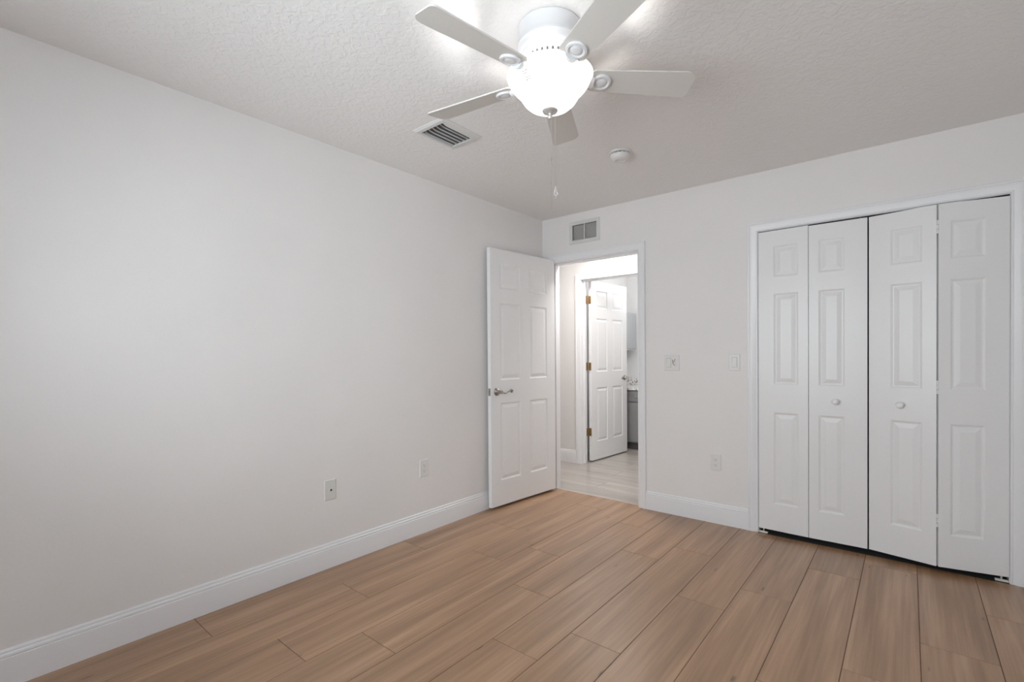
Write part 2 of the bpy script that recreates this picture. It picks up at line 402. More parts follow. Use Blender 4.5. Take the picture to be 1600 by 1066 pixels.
BB = [(0, 0), (0.014, 0), (0.014, 0.106), (0.0135, 0.110), (0.0105, 0.1125), (0.0125, 0.1165), (0.0115, 0.1235), (0.0075, 0.1275), (0.0065, 0.1300), (0.008, 0.1335), (0.006, 0.1400), (0.003, 0.1420), (0, 0.1420)]
def baseboard(bm, p0, p1, nrm):
    p0, p1, nrm = Vector(p0), Vector(p1), Vector(nrm)
    a = [bm.verts.new(p0 + nrm*t + Vector((0, 0, z))) for t, z in BB]; b = [bm.verts.new(p1 + nrm*t + Vector((0, 0, z))) for t, z in BB]
    for i in range(len(BB)-1): bm.faces.new((a[i], b[i], b[i+1], a[i+1]))
    bm.faces.new(a); bm.faces.new(b[::-1])
def bbobj(name, p0, p1, n, label):
    bm = bmesh.new(); baseboard(bm, p0, p1, n)
    struct(name, bm, 'trim', label, 'baseboard', smooth=True, angle=20)
bbobj('baseboard_left', (0, RY, 0), (0, 0, 0), (1, 0, 0), 'long white baseboard along the blank left wall')
bbobj('baseboard_back', (DX1+0.063, 0, 0), (CX0-0.063, 0, 0), (0, -1, 0), 'short white baseboard between the doorway and the closet')
bbobj('baseboard_right', (RX, RY, 0), (RX, 0, 0), (-1, 0, 0), None)
bbobj('baseboard_rear', (0, RY, 0), (RX, RY, 0), (0, 1, 0), None)
bbobj('baseboard_hall', (-1.52, HY, 0), (BX0-0.063, HY, 0), (0, -1, 0), 'short white baseboard on the far hallway wall')

# ------------------------------------------------------------------ panel doors
def leaf(bm, x0, x1, z0, z1, t, panels, sides=(0, 1), fw=0.012, dep=0.0062, bw=0.026):
    """door slab, faces at y=0 and y=t, with moulded raised panels"""
    xs = sorted({x0, x1, *[p[0] for p in panels], *[p[1] for p in panels]})
    zs = sorted({z0, z1, *[p[2] for p in panels], *[p[3] for p in panels]})
    for side in (0, 1):
        y = 0 if side == 0 else t; s = 1 if side == 0 else -1
        V = {}
        def v(x, z, d=0):
            k = (round(x, 5), round(z, 5), round(d, 5))
            if k not in V: V[k] = bm.verts.new((x, y + s*d, z))
            return V[k]
        for i in range(len(xs)-1):
            for j in range(len(zs)-1):
                X0, X1, Z0, Z1 = xs[i], xs[i+1], zs[j], zs[j+1]
                if any(abs(p[0]-X0) < 1e-5 and abs(p[1]-X1) < 1e-5 and abs(p[2]-Z0) < 1e-5 and abs(p[3]-Z1) < 1e-5 for p in panels): continue
                bm.faces.new((v(X0, Z0), v(X1, Z0), v(X1, Z1), v(X0, Z1)))
        for p in panels:
            rings = [(0, 0), (0.0015, 0.0018), (0.004, 0.0024), (fw*0.75, dep*0.92), (fw, dep), (fw+0.004, dep*0.98), (fw+bw*0.75, 0.0022), (fw+bw, 0.0012), (fw+bw+0.002, 0.0006)]
            loops = []
            for o, d in rings:
                loops.append([v(p[0]+o, p[2]+o, d), v(p[1]-o, p[2]+o, d), v(p[1]-o, p[3]-o, d), v(p[0]+o, p[3]-o, d)])
            for a, b in zip(loops, loops[1:]):
                for k in range(4): bm.faces.new((a[k], a[(k+1) % 4], b[(k+1) % 4], b[k]))
            bm.faces.new(loops[-1])
    e = 0.0
    for (a, b) in (((x0, z0), (x1, z0)), ((x1, z0), (x1, z1)), ((x1, z1), (x0, z1)), ((x0, z1), (x0, z0))):
        # edge strips follow the grid so that corners weld
        if a[0] == b[0]: pts = [(a[0], z) for z in (zs if a[1] < b[1] else zs[::-1])]
        else: pts = [(x, a[1]) for x in (xs if a[0] < b[0] else xs[::-1])]
        for q0, q1 in zip(pts, pts[1:]):
            bm.faces.new([bm.verts.new(w) for w in ((q0[0], 0, q0[1]), (q0[0], t, q0[1]), (q1[0], t, q1[1]), (q1[0], 0, q1[1]))])
def lever_handle(parent, x, z, side, t, direction, depth=0.052, name='door_handle'):
    """rose + neck + scrolled lever; side -1: on face y=0, +1: on face y=t"""
    y = 0 if side < 0 else t; s = side
    bm = bmesh.new()
    Tm = Matrix.Translation((x, y, z)) @ Vector((0, 0, 1)).rotation_difference(Vector((0, s, 0))).to_matrix().to_4x4()
    lathe(bm, [(0, 0), (0.032, 0), (0.0325, 0.003), (0.030, 0.006), (0.027, 0.007), (0.024, 0.0105), (0.016, 0.014), (0.012, 0.018), (0.0105, depth*0.7), (0.0125, depth*0.8), (0.0125, depth*1.08), (0.010, depth*1.16), (0, depth*1.16)], 32, Tm)
    pts = []; rad = []
    for i in range(15):
        u = i/14; dx = 0.012 + 0.108*u
        dz = -0.012*math.sin(u*PI*0.55*2)*(1 if u < 0.5 else 0.6) + 0.010*max(0, (u-0.35))/0.65
        pts.append((x + direction*dx, y + s*(depth*0.95 - 0.004*u), z + dz - 0.001)); rad.append(0.0085 - 0.0035*math.sin(u*PI))
    cx, cz = pts[-1][0], pts[-1][2]-0.009
    for k in range(1, 8):
        a = PI/2 - k*0.55
        pts.append((cx + direction*0.009*math.cos(a), y + s*depth*0.91, cz + 0.009*math.sin(a))); rad.append(0.0055+0.0004*k)
    tube(bm, pts, rad, 12)
    return obj(name, bm, 'nickel', parent, smooth=True, angle=50)
# bedroom door, open against the left wall
d1 = thing('door_1', 'white six-panel bedroom door standing open against the left wall', 'door', (0.1385, -0.020, 0), math.radians(85.16), kind='structure')
six = lambda a, b, c, d: [(p, q, z0, z1) for (p, q) in ((a, b), (c, d)) for (z0, z1) in ((0.222, 0.837), (1.020, 1.630), (1.745, 1.945))]
bm = bmesh.new(); leaf(bm, -0.783, 0.004, 0.022, 2.058, 0.035, six(-0.678, -0.446, -0.332, -0.105))
obj('door_leaf', bm, 'door', d1, smooth=True, angle=12)
lever_handle(d1, -0.719, 0.930, -1, 0.035, 1)
lever_handle(d1, -0.719, 0.930, 1, 0.035, 1, depth=0.024)
bm = box(-0.7845, -0.7825, 0.005, 0.030, 0.900, 0.958, bevel=0.0006); bx(bm, -0.793, -0.784, 0.011, 0.024, 0.921, 0.939, bevel=0.002)
obj('latch_plate', bm, 'nickel', d1)
for z in (0.28, 1.04, 1.80):
    bm = bmesh.new(); cyl(bm, (0.0045, 0.040, z), (0, 0, 1), 0.006, 0.089, 16); bx(bm, 0.004, 0.006, 0.003, 0.036, z, z+0.089)
    obj('hinge', bm, 'nickel', d1, smooth=True)
# bathroom door, opening away from us
d2 = thing('door_2', 'white six-panel bathroom door ajar across the hall with brass hinges', 'door', (-0.178, 1.176, 0), math.radians(86.0), kind='structure')
bm = bmesh.new(); leaf(bm, 0, 0.772, 0.016, 2.050, 0.035, six(0.105, 0.331, 0.441, 0.667))
obj('door_leaf', bm, 'door', d2, smooth=True, angle=12)
lever_handle(d2, 0.712, 0.930, -1, 0.035, -1)
for z in (0.296, 1.038, 1.79):
    bm = bmesh.new()
    bx(bm, -0.0025, 0.0, 0.003, 0.034, z, z+0.088, bevel=0.0008)      # leaf on the door edge
    cyl(bm, (-0.010, 0.043, z-0.003), (0, 0, 1), 0.0065, 0.094, 16)
    bx(bm, -0.042, -0.012, 0.0405, 0.0435, z, z+0.088, bevel=0.0008)
    h = obj('hinge', bm, 'brass', d2, smooth=True); tag(h, 'antique brass hinge')

# closet bifold doors
def bifold(name, label, leaves, knob, hinge_side):
    x, y = leaves[0][0]
    root = thing(name, label, 'door', (x, y, 0), 0, kind='structure')
    for k, (a, b, pan) in enumerate(leaves):
        a, b = Vector(a), Vector(b); w = (b-a).length; ang = math.atan2(b.y-a.y, b.x-a.x)
        e = Matrix.Translation((a.x-x, a.y-y, 0)) @ Matrix.Rotation(ang, 4, 'Z')
        bm = bmesh.new(); leaf(bm, 0, w, 0.034, 2.029 if k == 0 and hinge_side == 'l' else 2.0245, 0.032, [(pan[0], pan[1], z0, z1) for z0, z1 in ((0.212, 0.822), (1.009, 1.610), (1.722, 1.925))])
        lo = obj('door_leaf', bm, 'door', root, smooth=True, angle=12); lo.matrix_local = e
        if knob[0] == k:
            bm = bmesh.new()
            Tm = Matrix.Translation((knob[1], 0, 0.914)) @ Vector((0, 0, 1)).rotation_difference(Vector((0, -1, 0))).to_matrix().to_4x4()
            lathe(bm, [(0, 0), (0.010, 0), (0.009, 0.006), (0.0085, 0.010), (0.013, 0.014), (0.0185, 0.019), (0.0195, 0.024), (0.017, 0.029), (0.010, 0.0325), (0, 0.0335)], 32, Tm)
            obj('knob', bm, 'door', lo, smooth=True, angle=60)
        for px in ((0.025,) if k == (1 if hinge_side == 'r' else 0) else (w-0.03,)):
            pass
    return root
b1 = bifold('door_3', 'left pair of white panelled bifold closet doors, nearly flat', [((1.8005, -0.010), (2.0895, -0.0165), (0.091, 0.234)), ((2.0925, -0.0165), (2.3935, -0.009), (0.053, 0.189))], (1, 0.143), 'l')
b2 = bifold('door_4', 'right pair of white panelled bifold closet doors, folded slightly outward', [((2.4005, -0.004), (2.7025, -0.066), (0.105, 0.247)), ((2.7115, -0.066), (2.9915, -0.008), (0.050, 0.192))], (0, 0.152), 'r')
bm_h = []
for z in (0.25, 0.985, 1.865):
    bm = bmesh.new()
    for dz in (0, 0.026, 0.052): cyl(bm, (2.707-2.4005, -0.060+0.004, z+dz), (0, 0, 1), 0.0050, 0.022, 12)
    bx(bm, 2.700-2.4005, 2.714-2.4005, -0.052, -0.0505, z+0.003, z+0.072)
    tag(obj('hinge', bm, 'door', b2, smooth=True), 'small white butt hinge')
for root, x0, px in ((b1, 1.8005, (1.822, 2.36)), (b2, 2.4005, (2.437, 2.965))):
    for q in px:
        y = (-0.004 + (-0.062)*(q-2.4)/0.302 if q < 2.7 else -0.010) if root is b2 else -0.010
        bm = bmesh.new(); cyl(bm, (q-x0, 0.016, 2.024), (0, 0, 1), 0.004, 0.014, 12); obj('pivot_pin', bm, 'chrome', root, smooth=True)
for root, x0, q in ((b1, 1.8005, 1.800), (b2, 2.4005, 2.940)):
    bm = bmesh.new(); bx(bm, q-x0, q-x0+0.05, 0.006-0.0, 0.036, 0.001, 0.006); bx(bm, q-x0, q-x0+0.05, 0.006, 0.009, 0.006, 0.013)
    cyl(bm, (q-x0+0.025, 0.020, 0.006), (0, 0, 1), 0.004, 0.026, 12)
    tag(obj('pivot_bracket', bm, 'beige', root), 'beige floor pivot bracket')
bm = box(CX0+0.003, CX1-0.003, 0.0, 0.075, 2.0305, 2.0355)  # black strip painting in the shade of the gap above the closet doors
struct('closet_gap_shade', bm, 'dark')

# ------------------------------------------------------------------ unseen windows, shaped for their daylight
def window(name, label, loc, rz, w, h):
    wn = thing(name, label, 'window', loc, rz, kind='structure'); hw, hh = w/2, h
    bm = bmesh.new()
    for a in ((-hw, -hw+0.05, 0, hh), (hw-0.05, hw, 0, hh), (-hw+0.05, hw-0.05, 0, 0.05), (-hw+0.05, hw-0.05, hh-0.05, hh), (-0.025, 0.025, 0.05, hh-0.05)):
        bx(bm, a[0], a[1], 0.04, 0.09, a[2], a[3])
    obj('window_frame', bm, 'trim', wn)
    obj('window_pane', box(-hw+0.05, hw-0.05, 0.063, 0.067, 0.05, hh-0.05), 'pane', wn)
    obj('window_sill', box(-hw-0.03, hw+0.03, -0.03, 0.0, -0.02, 0.0, bevel=0.003), 'trim', wn)
if RIGHT_WINDOW: window('window_1', 'unseen white framed window in the right wall, sized for its daylight', (RX, (WY0+WY1)/2, WZ0), -PI/2, WY1-WY0, WZ1-WZ0)
if REAR_WINDOW: window('window_2', 'unseen white framed window in the wall behind the viewer, sized for its daylight', ((VX0_+VX1_)/2, RY, VZ0_), PI, VX1_-VX0_, VZ1_-VZ0_)

# ------------------------------------------------------------------ ceiling fan
ZBL = 2.252
fan = thing('ceiling_fan', 'white five-blade flush-mount ceiling fan with a lit frosted glass bowl', 'ceiling fan', (FANX, FANY, H))
Z = lambda z: z - H
bm = bmesh.new()
lathe(bm, [(0, 0), (0.112, 0), (0.117, -0.004), (0.117, -0.012), (0.1155, -0.016), (0.1175, -0.060), (0.1205, -0.066), (0.1205, -0.074), (0.117, -0.080),
           (0.116, -0.092), (0.113, -0.100), (0.108, -0.106), (0.107, -0.112), (0.102, -0.116), (0.098, -0.118), (0, -0.118)], 72)
obj('motor_housing', bm, 'fan', fan, smooth=True, angle=30)
bm = bmesh.new()
lathe(bm, [(0, -0.118), (0.092, -0.118), (0.094, -0.122), (0.090, -0.140), (0.082, -0.152), (0.072, -0.158), (0, -0.158)], 72)
vr = obj('vent_ring', bm, 'fan', fan, smooth=True, angle=30)
for k in range(30):
    a = 2*PI*k/30; r = 0.0915
    bm = bmesh.new(); bx(bm, -0.002, 0.004, -0.0032, 0.0032, -0.007, 0.007, bevel=0.0015)
    s = obj('vent_slot', bm, 'slot', vr); s.matrix_local = Matrix.Rotation(a, 4, 'Z') @ Matrix.Translation((r-0.0005, 0, -0.131)) @ Matrix.Rotation(-0.2, 4, 'Y')
bm = bmesh.new()
lathe(bm, [(0, -0.158), (0.055, -0.158), (0.060, -0.164), (0.060, -0.176), (0.120, -0.180), (0.126, -0.184), (0.124, -0.188), (0.05, -0.192), (0, -0.192)], 48)
obj('light_fitter', bm, 'fan', fan, smooth=True, angle=30)
A0 = math.degrees(4.549)
for k in range(5):
    ang = math.radians(A0 - 72*k); pitch = math.radians(-12)
    base = Matrix.Rotation(ang, 4, 'Z') @ Matrix.Translation((0, 0, Z(ZBL)))
    roll = Matrix.Rotation(pitch, 4, 'X')
    # blade outline in (x radial, y across)
    out = []
    r0, r1 = 0.150, 0.556
    w0, w1 = 0.050, 0.064
    out += [(r0, -w0+0.012), (r0+0.014, -w0)]
    out += [(r1-0.045, -w1)]
    for i in range(1, 8):
        a = -PI/2 + i*PI/2/8; out.append((r1-0.045+0.040*math.cos(a), -w1+0.040+0.040*math.sin(a)))
    for i in range(0, 8):
        a = i*PI/2/8; out.append((r1-0.028-0.0+0.020*math.cos(a)+0.003, w1-0.022+0.022*math.sin(a)))
    out += [(r0+0.014, w0), (r0, w0-0.012)]
    bm = bmesh.new(); th = 0.0055
    top = [bm.verts.new((x, y, th/2)) for x, y in out]; bot = [bm.verts.new((x, y, -th/2)) for x, y in out]
    bm.faces.new(top); bm.faces.new(bot[::-1])
    for i in range(len(out)):
        j = (i+1) % len(out); bm.faces.new((top[i], bot[i], bot[j], top[j]))
    bl = obj('blade', bm, 'blade', fan); bl.matrix_local = base @ roll
    bm = bmesh.new()
    # blade iron: arm from the hub ending in an oval medallion under the blade
    Tm = Matrix.Translation((0.196, 0, -th/2)) @ Matrix.Rotation(PI, 4, 'X')
    lathe(bm, [(0, 0), (0.036, 0), (0.038, 0.003), (0.036, 0.0085), (0.029, 0.010), (0.026, 0.006), (0.022, 0.005), (0.018, 0.009), (0.012, 0.0105), (0, 0.011)], 40, Tm)
    arm = [(0.082, 0, 0.020), (0.100, 0, 0.016), (0.120, 0, 0.004), (0.140, 0, -0.006), (0.165, 0, -0.008)]
    tube(bm, arm, [0.011, 0.012, 0.013, 0.014, 0.016], 12, flat=1.6)
    obj('blade_iron', bm, 'fan', bl, smooth=True, angle=40)
# glass bowl
RIM = Z(2.262)
prof = [(0.158, 0.0), (0.1615, -0.004), (0.1585, -0.012), (0.152, -0.024), (0.142, -0.040), (0.130, -0.054), (0.120, -0.062), (0.113, -0.070), (0.107, -0.083),
        (0.096, -0.099), (0.080, -0.113), (0.060, -0.123), (0.036, -0.129), (0.012, -0.131)]
inner = [(max(r-0.0035, 0.012), z+0.0035) for r, z in prof][::-1]
bm = bmesh.new(); lathe(bm, [(r, z+RIM) for r, z in prof] + [(r, z+RIM) for r, z in inner], 80, close=True)
bowl = obj('glass_bowl', bm, 'bowl', fan, smooth=True, angle=60); tag(bowl, 'frosted white glass bowl, lit')
for bx_, by_ in ((-0.062, -0.012), (0.052, 0.03), (0.0, -0.065)):
    pass
bm = bmesh.new(); z0 = RIM-0.131
lathe(bm, [(0, z0+0.004), (0.026, z0+0.004), (0.029, z0+0.001), (0.026, z0-0.004), (0.014, z0-0.009), (0.007, z0-0.012), (0.006, z0-0.015), (0.009, z0-0.019), (0.009, z0-0.024), (0.006, z0-0.029), (0, z0-0.031)], 36)
obj('finial', bm, 'finial', fan, smooth=True, angle=40)
# small paper sticker on the glass
cdir = (Vector((CAM.x, CAM.y, 0)) - Vector((FANX, FANY, 0))); sa = math.atan2(cdir.y, cdir.x) - math.radians(38)
def bowl_pt(a, t, off=0.0012):
    i = 3.6 + t*3.2; k = int(i); f_ = i-k; r = prof[k][0]*(1-f_)+prof[k+1][0]*f_ + off; z = prof[k][1]*(1-f_)+prof[k+1][1]*f_
    return Vector((r*math.cos(a), r*math.sin(a), z+RIM))
bm = bmesh.new()
for (a0, a1, t0, t1) in ((-0.085, -0.02, 0.10, 0.16), (0.0, 0.085, 0.10, 0.16), (-0.085, 0.04, 0.24, 0.29), (-0.06, 0.02, 0.50, 0.58), (0.035, 0.085, 0.50, 0.58), (-0.085, -0.03, 0.66, 0.80), (-0.01, 0.03, 0.66, 0.74), (0.04, 0.085, 0.70, 0.80)):
    bm.faces.new([bm.verts.new(bowl_pt(sa+a, t, 0.0018)) for a, t in ((a0, t0), (a1, t0), (a1, t1), (a0, t1))])
tag(obj('sticker', bm, 'shade_sticker', bowl), 'small faded grey sticker on the glass')
# pull chains
def chain(x, y, z0, z1, conn, name='pull_chain'):
    bm = bmesh.new(); zz = z0; n_ = int((z0-z1)/0.0042)
    tube(bm, [(x, y, z0), (x, y, z1)], 0.0007, 6)
    for i in range(n_):
        T_ = Matrix.Translation((x, y, z0 - i*0.0042))
        lathe(bm, [(0, 0.0016), (0.0014, 0.0008), (0.0016, 0), (0.0014, -0.0008), (0, -0.0016)], 6, T_)
    T_ = Matrix.Translation((x, y, conn))
    lathe(bm, [(0, 0.006), (0.0026, 0.005), (0.0032, 0), (0.0026, -0.005), (0, -0.006)], 10, T_)
    return obj(name, bm, 'chrome', fan, smooth=True)
rr = Vector((R0.x, R0.y, 0))
c1 = rr*0.004 + Vector((0, 0, 0)); c2 = rr*0.019
chain(c1.x, c1.y, z0-0.028, Z(1.765), Z(1.952))
pc = chain(c2.x, c2.y, z0-0.004, Z(1.850), Z(2.022))
bm = bmesh.new(); T_ = Matrix.Translation((c2.x, c2.y, Z(1.850)))
lathe(bm, [(0, 0.002), (0.0025, 0), (0.003, -0.006), (0.0055, -0.016), (0.0085, -0.026), (0.009, -0.033), (0.007, -0.040), (0.003, -0.0435), (0, -0.044)], 20, T_)
tag(obj('pull_pendant', bm, 'crystal', pc, smooth=True, angle=60), 'clear teardrop pull')

# ------------------------------------------------------------------ ceiling register
VX0, VX1, VY0, VY1 = 0.508, 0.742, -1.900, -1.602
vx, vy = (VX0+VX1)/2, (VY0+VY1)/2
vent = thing('ceiling_vent', 'white rectangular air supply register in the ceiling beside the fan', 'ceiling vent', (vx, vy, H))
hx, hy = (VX1-VX0)/2, (VY1-VY0)/2; ix, iy = hx-0.030, hy-0.032
bm = bmesh.new()
ro = [(-hx, -hy), (hx, -hy), (hx, hy), (-hx, hy)]; rm = [(-hx+0.012, -hy+0.012), (hx-0.012, -hy+0.012), (hx-0.012, hy-0.012), (-hx+0.012, hy-0.012)]; ri = [(-ix, -iy), (ix, -iy), (ix, iy), (-ix, iy)]
L = [[bm.verts.new((x, y, z)) for x, y in pts] for pts, z in ((ro, 0), (ro, -0.003), (rm, -0.011), (ri, -0.012), (ri, -0.002))]
for a, b in zip(L, L[1:]):
    for k in range(4): bm.faces.new((a[k], a[(k+1) % 4], b[(k+1) % 4], b[k]))
obj('vent_frame', bm, 'vent', vent)
obj('duct_opening', box(-ix, ix, -iy, iy, -0.0022, -0.0008), 'duct', vent)
for k in range(6):
    x = -ix + 0.014 + k*(2*ix-0.022)/5
    bm = bmesh.new(); tilt = 0.0075*(1 if k < 5 else -1)
    # curved louvre blade: section across x, bent end
    sec = [(-0.0004, -0.0118), (0.0002, -0.0090), (0.0003, -0.0060), (-0.0010, -0.0025)]
    if k == 5: sec = [(-0.008, -0.0118), (-0.003, -0.0115), (0.003, -0.0112), (0.006, -0.0095)]
    rows = []
    for q in range(14):
        y = -iy + 2*iy*q/13; bend = 0.016*max(0, 1-(q/3.0))**2 if q < 3 else 0
        rows.append([bm.verts.new((x+s[0]+bend*0.8, y, s[1])) for s in sec])
    for a, b in zip(rows, rows[1:]):
        for i in range(3): bm.faces.new((a[i], a[i+1], b[i+1], b[i]))
    ret = bmesh.ops.solidify(bm, geom=bm.faces[:], thickness=0.001)
    obj('louver', bm, 'vent', vent, smooth=True)
bm = bmesh.new(); cyl(bm, (-ix+0.030, -iy+0.012, -0.0135), (0, 0, 1), 0.003, 0.01, 10)
obj('screw', bm, 'chrome', vent, smooth=True)

# ------------------------------------------------------------------ smoke detector
sd = thing('smoke_detector', 'round white smoke detector on the ceiling between fan and closet', 'smoke detector', (1.235, -0.905, H))
bm = bmesh.new(); lathe(bm, [(0, 0), (0.066, 0), (0.068, -0.003), (0.067, -0.010), (0.062, -0.012), (0, -0.012)], 56); obj('mounting_base', bm, 'plate', sd, smooth=True)
bm = bmesh.new(); lathe(bm, [(0, -0.012), (0.054, -0.012), (0.054, -0.018), (0, -0.018)], 56); obj('vent_gap', bm, 'slot', sd, smooth=True)
bm = bmesh.new(); lathe(bm, [(0, -0.018), (0.060, -0.018), (0.062, -0.021), (0.060, -0.030), (0.050, -0.042), (0.040, -0.048), (0.030, -0.050), (0.028, -0.047), (0, -0.047)], 56); cv = obj('cover', bm, 'plate', sd, smooth=True)
for k in range(14):
    a = 2*PI*k/14; bm = bmesh.new(); bx(bm, 0.052, 0.0595, -0.002, 0.002, -0.0185, -0.0115)
    r_ = obj('vent_rib', bm, 'plate', sd); r_.matrix_local = Matrix.Rotation(a, 4, 'Z')
bm = bmesh.new(); lathe(bm, [(0, -0.0465), (0.010, -0.0465), (0.010, -0.0495), (0, -0.0505)], 24, Matrix.Translation((-0.014, -0.010, 0))); obj('test_button', bm, 'ivory', sd, smooth=True)

# ------------------------------------------------------------------ wall grille over the door
GR = thing('wall_grille', 'white slatted return air grille on the wall above the doorway', 'air grille', ((GX0+GX1)/2, 0, GZ0))
gx, gz = (GX1-GX0)/2, GZ1-GZ0
bm = bmesh.new(); o_ = 0.032
ro = [(-gx-o_, -o_), (gx+o_, -o_), (gx+o_, gz+o_-0.002), (-gx-o_, gz+o_-0.002)]; rm = [(-gx-o_+0.006, -o_+0.006), (gx+o_-0.006, -o_+0.006), (gx+o_-0.006, gz+o_-0.008), (-gx-o_+0.006, gz+o_-0.008)]; ri = [(-gx, 0), (gx, 0), (gx, gz), (-gx, gz)]
L = [[bm.verts.new((x, y, z)) for x, z in pts] for pts, y in ((ro, 0), (ro, -0.002), (rm, -0.006), (ri, -0.0065), (ri, 0.012))]
for a, b in zip(L, L[1:]):
    for k in range(4): bm.faces.new((a[k], a[(k+1) % 4], b[(k+1) % 4], b[k]))
obj('grille_frame', bm, 'vent', GR)
for k in range(13):
    z = 0.006 + k*(gz-0.010)/12.4
    bm = bmesh.new(); vs = [(-gx, -0.004, z-0.004), (gx, -0.004, z-0.004), (gx, 0.009, z+0.004), (-gx, 0.009, z+0.004)]
    f = bm.faces.new([bm.verts.new(v_) for v_ in vs]); bmesh.ops.solidify(bm, geom=[f], thickness=0.0012)
    obj('slat', bm, 'vent', GR)
obj('divider', box(-0.004, 0.004, -0.0055, 0.012, 0, gz), 'vent', GR)
obj('filter_panel', (lambda b: (bx(b, -gx+0.0005, gx-0.0005, 0.024, 0.027, 0.0005, gz-0.0005), b)[1])(bmesh.new()), 'grille_back', GR)
for q in ((-gx-0.018, gz/2), (gx+0.018, gz/2)):
    bm = bmesh.new(); cyl(bm, (q[0], -0.006, q[1]), (0, -1, 0), 0.0035, 0.0012, 12); obj('screw', bm, 'vent', GR)

# ------------------------------------------------------------------ switch plates and outlets
def plate_bm(w, h, t=0.0055):
    """local: x across, z up, stands out along -y"""
    bm = bmesh.new(); b = 0.0035
    L = []
    for ins, d in ((0, 0), (0, -0.0015), (b*0.5, -t*0.75), (b, -t)):
        L.append([bm.verts.new((x, d, z)) for x, z in ((-w/2+ins, -h/2+ins), (w/2-ins, -h/2+ins), (w/2-ins, h/2-ins), (-w/2+ins, h/2-ins))])
    for a, c in zip(L, L[1:]):
        for k in range(4): bm.faces.new((a[k], a[(k+1) % 4], c[(k+1) % 4], c[k]))
    bm.faces.new(L[-1]); bm.faces.new(L[0][::-1])
    return bm
PT = -0.0055
def screw(root, x, z, mat='plate'):
    bm = bmesh.new(); cyl(bm, (x, PT+0.0002, z), (0, -1, 0), 0.0032, 0.0009, 14); bx(bm, x-0.0028, x+0.0028, PT-0.0013, PT-0.0006, z-0.0004, z+0.0004)
    obj('screw', bm, mat, root)
def outlet(loc, rz, label, mat='plate', group=None):
    t = thing('wall_outlet', label, 'outlet', loc, rz, group)
    obj('cover_plate', plate_bm(0.074, 0.117), mat, t); screw(t, 0, 0)
    for s in (1, -1):
        bm = bmesh.new(); zc = 0.0195*s
        pts = []
        for i in range(32):
            a = 2*PI*i/32; x = 0.0172*math.cos(a); z = max(-0.0135, min(0.0135, 0.0172*math.sin(a))); pts.append((x, z+zc))
        f0 = [bm.verts.new((x, PT+0.0004, z)) for x, z in pts]; f1 = [bm.verts.new((x*0.97, PT-0.0016, (z-zc)*0.97+zc)) for x, z in pts]
        for i in range(32): bm.faces.new((f0[i], f0[(i+1) % 32], f1[(i+1) % 32], f1[i]))
        bm.faces.new(f1)
        rc = obj('receptacle', bm, mat, t)
        bm = bmesh.new()
        bx(bm, -0.0072, -0.0054, PT-0.0019, PT-0.0012, zc-0.001, zc+0.0075); bx(bm, 0.0054, 0.0072, PT-0.0019, PT-0.0012, zc-0.0005, zc+0.0065)
        cyl(bm, (0, PT-0.0012, zc-0.007), (0, -1, 0), 0.0026, 0.0007, 14)
        obj('slots', bm, 'slot', rc)
    return t
def rocker(root, x, z=0, w=0.033, h=0.066, mat='plate'):
    bm = bmesh.new()
    bx(bm, x-w/2-0.0012, x+w/2+0.0012, PT-0.0003, PT+0.0005, z-h/2-0.0012, z+h/2+0.0012); obj('rocker_gap', bm, 'slot', root)
    bm = bmesh.new(); ys = [PT-0.0022, PT-0.0048, PT-0.0010]
    P = [(z-h/2, PT-0.0052), (z, PT-0.0022), (z+h/2, PT-0.0012)]
    a = [bm.verts.new((x-w/2, y_, z_)) for z_, y_ in P]; c = [bm.verts.new((x+w/2, y_, z_)) for z_, y_ in P]
    ab = [bm.verts.new((x-w/2, PT, z_)) for z_, y_ in P]; cb = [bm.verts.new((x+w/2, PT, z_)) for z_, y_ in P]
    for i in range(2):
        bm.faces.new((a[i], c[i], c[i+1], a[i+1])); bm.faces.new((ab[i], a[i], a[i+1], ab[i+1])); bm.faces.new((c[i], cb[i], cb[i+1], c[i+1]))
    bm.faces.new((ab[0], cb[0], c[0], a[0])); bm.faces.new((a[2], c[2], cb[2], ab[2]))
    return obj('rocker', bm, mat, root)
sw = thing('light_switch', 'white single rocker light switch on the wall beside the closet casing', 'light switch', (1.644, 0, 1.155))
obj('cover_plate', plate_bm(0.072, 0.117), 'plate', sw); rocker(sw, 0)
screw(sw, 0, 0.048); screw(sw, 0, -0.048)
s2 = thing('double_switch', 'double switch plate with a rocker and a brown-marked control by the doorway', 'light switch', (1.198, 0, 1.150))
obj('cover_plate', plate_bm(0.118, 0.117), 'plate', s2); rocker(s2, -0.023); 
bm = bmesh.new(); bx(bm, 0.0075, 0.0390, PT-0.0018, PT+0.0004, -0.033, 0.033, bevel=0.0006); ctl = obj('fan_control', bm, 'plate', s2)
bm = bmesh.new(); y_ = PT-0.0022
tube(bm, [(0.006, y_, 0.024), (0.010, y_, 0.014), (0.012, y_, 0.002), (0.012, y_, -0.010), (0.018, y_, -0.015), (0.027, y_, -0.018)], [0.0012, 0.0028, 0.0026, 0.0022, 0.0018, 0.0024], 8)
tube(bm, [(0.027, y_, 0.030), (0.024, y_, 0.020), (0.0225, y_, 0.010), (0.026, y_, 0.0)], [0.0014, 0.0022, 0.0016, 0.0012], 8)
tag(obj('scuff_mark', bm, 'brownmark', ctl, smooth=True), 'brown curved scuff marks')
for q in (-0.023, 0.023): screw(s2, q, 0.048); screw(s2, q, -0.048)
outlet((1.517, 0, 0.437), 0, 'white duplex power outlet low on the back wall beside the closet', group='duplex power outlets')
outlet((0, -1.420, 0.443), PI/2, 'white duplex power outlet low on the left wall nearer the door', group='duplex power outlets')
cx_ = thing('coax_outlet', 'off-white wall plate with a dark coaxial jack, low on the left wall', 'wall plate', (0, -2.118, 0.447), PI/2)
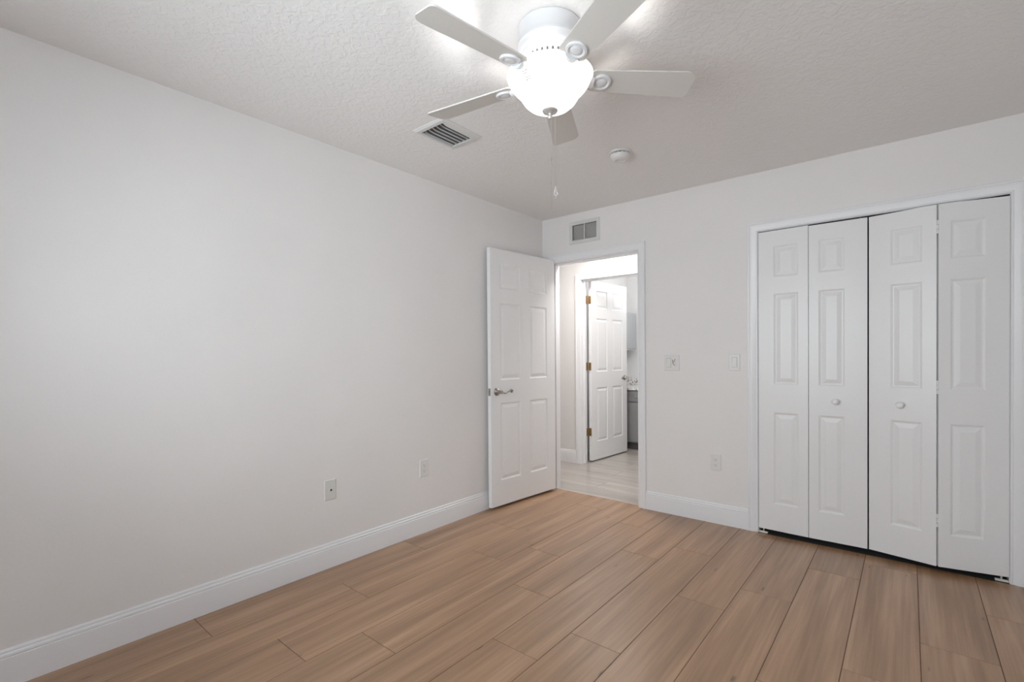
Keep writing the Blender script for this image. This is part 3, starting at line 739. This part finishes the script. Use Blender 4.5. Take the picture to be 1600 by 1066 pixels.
obj('cover_plate', plate_bm(0.072, 0.117), 'ivory', cx_); screw(cx_, 0, 0.042, 'ivory'); screw(cx_, 0, -0.042, 'ivory')
bm = bmesh.new(); cyl(bm, (0, PT, 0), (0, -1, 0), 0.0085, 0.0018, 6); cyl(bm, (0, PT, 0), (0, -1, 0), 0.0064, 0.007, 18); jk = obj('coax_jack', bm, 'ivory', cx_, smooth=True)
bm = bmesh.new(); cyl(bm, (0, PT-0.007, 0), (0, -1, 0), 0.0062, 0.0006, 18); obj('jack_hole', bm, 'dark', jk)

# ------------------------------------------------------------------ bathroom seen through both doorways
VT = 0.792
va = thing('bathroom_vanity', 'dark grey bathroom vanity cabinet below the speckled counter', 'vanity', (0.0, 2.13, 0))
bm = box(-0.475, 0.75, 0.0, 0.55, 0.09, VT-0.032); obj('cabinet_body', bm, 'grey_cab', va)
obj('toe_kick', box(-0.475, 0.75, 0.03, 0.55, 0.001, 0.089), 'toe', va)
for (a, b_) in ((-0.465, -0.245), (-0.235, 0.24), (0.25, 0.73)):
    for z0_, z1_, nm in ((0.105, 0.600, 'door'), (0.615, 0.745, 'drawer')):
        bm = bmesh.new(); bx(bm, a, b_, -0.018, -0.001, z0_, z1_, bevel=0.002)
        f = obj('cabinet_'+nm, bm, 'grey_cab', va)
        bm = bmesh.new()
        if nm == 'drawer':
            c_ = (a+b_)/2-0.02; tube(bm, [(c_-0.06, -0.019, 0.68), (c_-0.06, -0.040, 0.68), (c_+0.06, -0.040, 0.68), (c_+0.06, -0.019, 0.68)], 0.005, 10)
        else:
            tube(bm, [(b_-0.04, -0.019, 0.45), (b_-0.04, -0.040, 0.45), (b_-0.04, -0.040, 0.55), (b_-0.04, -0.019, 0.55)], 0.005, 10)
        obj('handle', bm, 'chrome', f, smooth=True)
ct = thing('vanity_counter', 'white speckled stone counter with backsplash on the bathroom vanity', 'counter', (0.0, 2.13, VT-0.032))
bm = box(-0.478, 0.78, -0.03, 0.57, 0.0005, 0.032, bevel=0.004, seg=2); obj('countertop', bm, 'granite', ct)
bm = box(-0.478, 0.78, 0.548, 0.57, 0.0325, 0.132, bevel=0.002); obj('backsplash', bm, 'granite', ct)
mc = thing('wall_cabinet', 'pale grey wall cabinet above the bathroom counter', 'wall cabinet', (-0.48, 2.695, 1.288))
obj('cabinet_box', box(0.0, 0.112, -0.34, 0.0, 0.0, 0.497), 'mirror_grey', mc)
obj('cabinet_door', box(0.1125, 0.130, -0.34, 0.0, 0.0, 0.497, bevel=0.002), 'mirror_grey', mc)
obj('shelf_lip', box(0.0, 0.125, -0.33, 0.0, -0.014, -0.001, bevel=0.002), 'plate', mc)
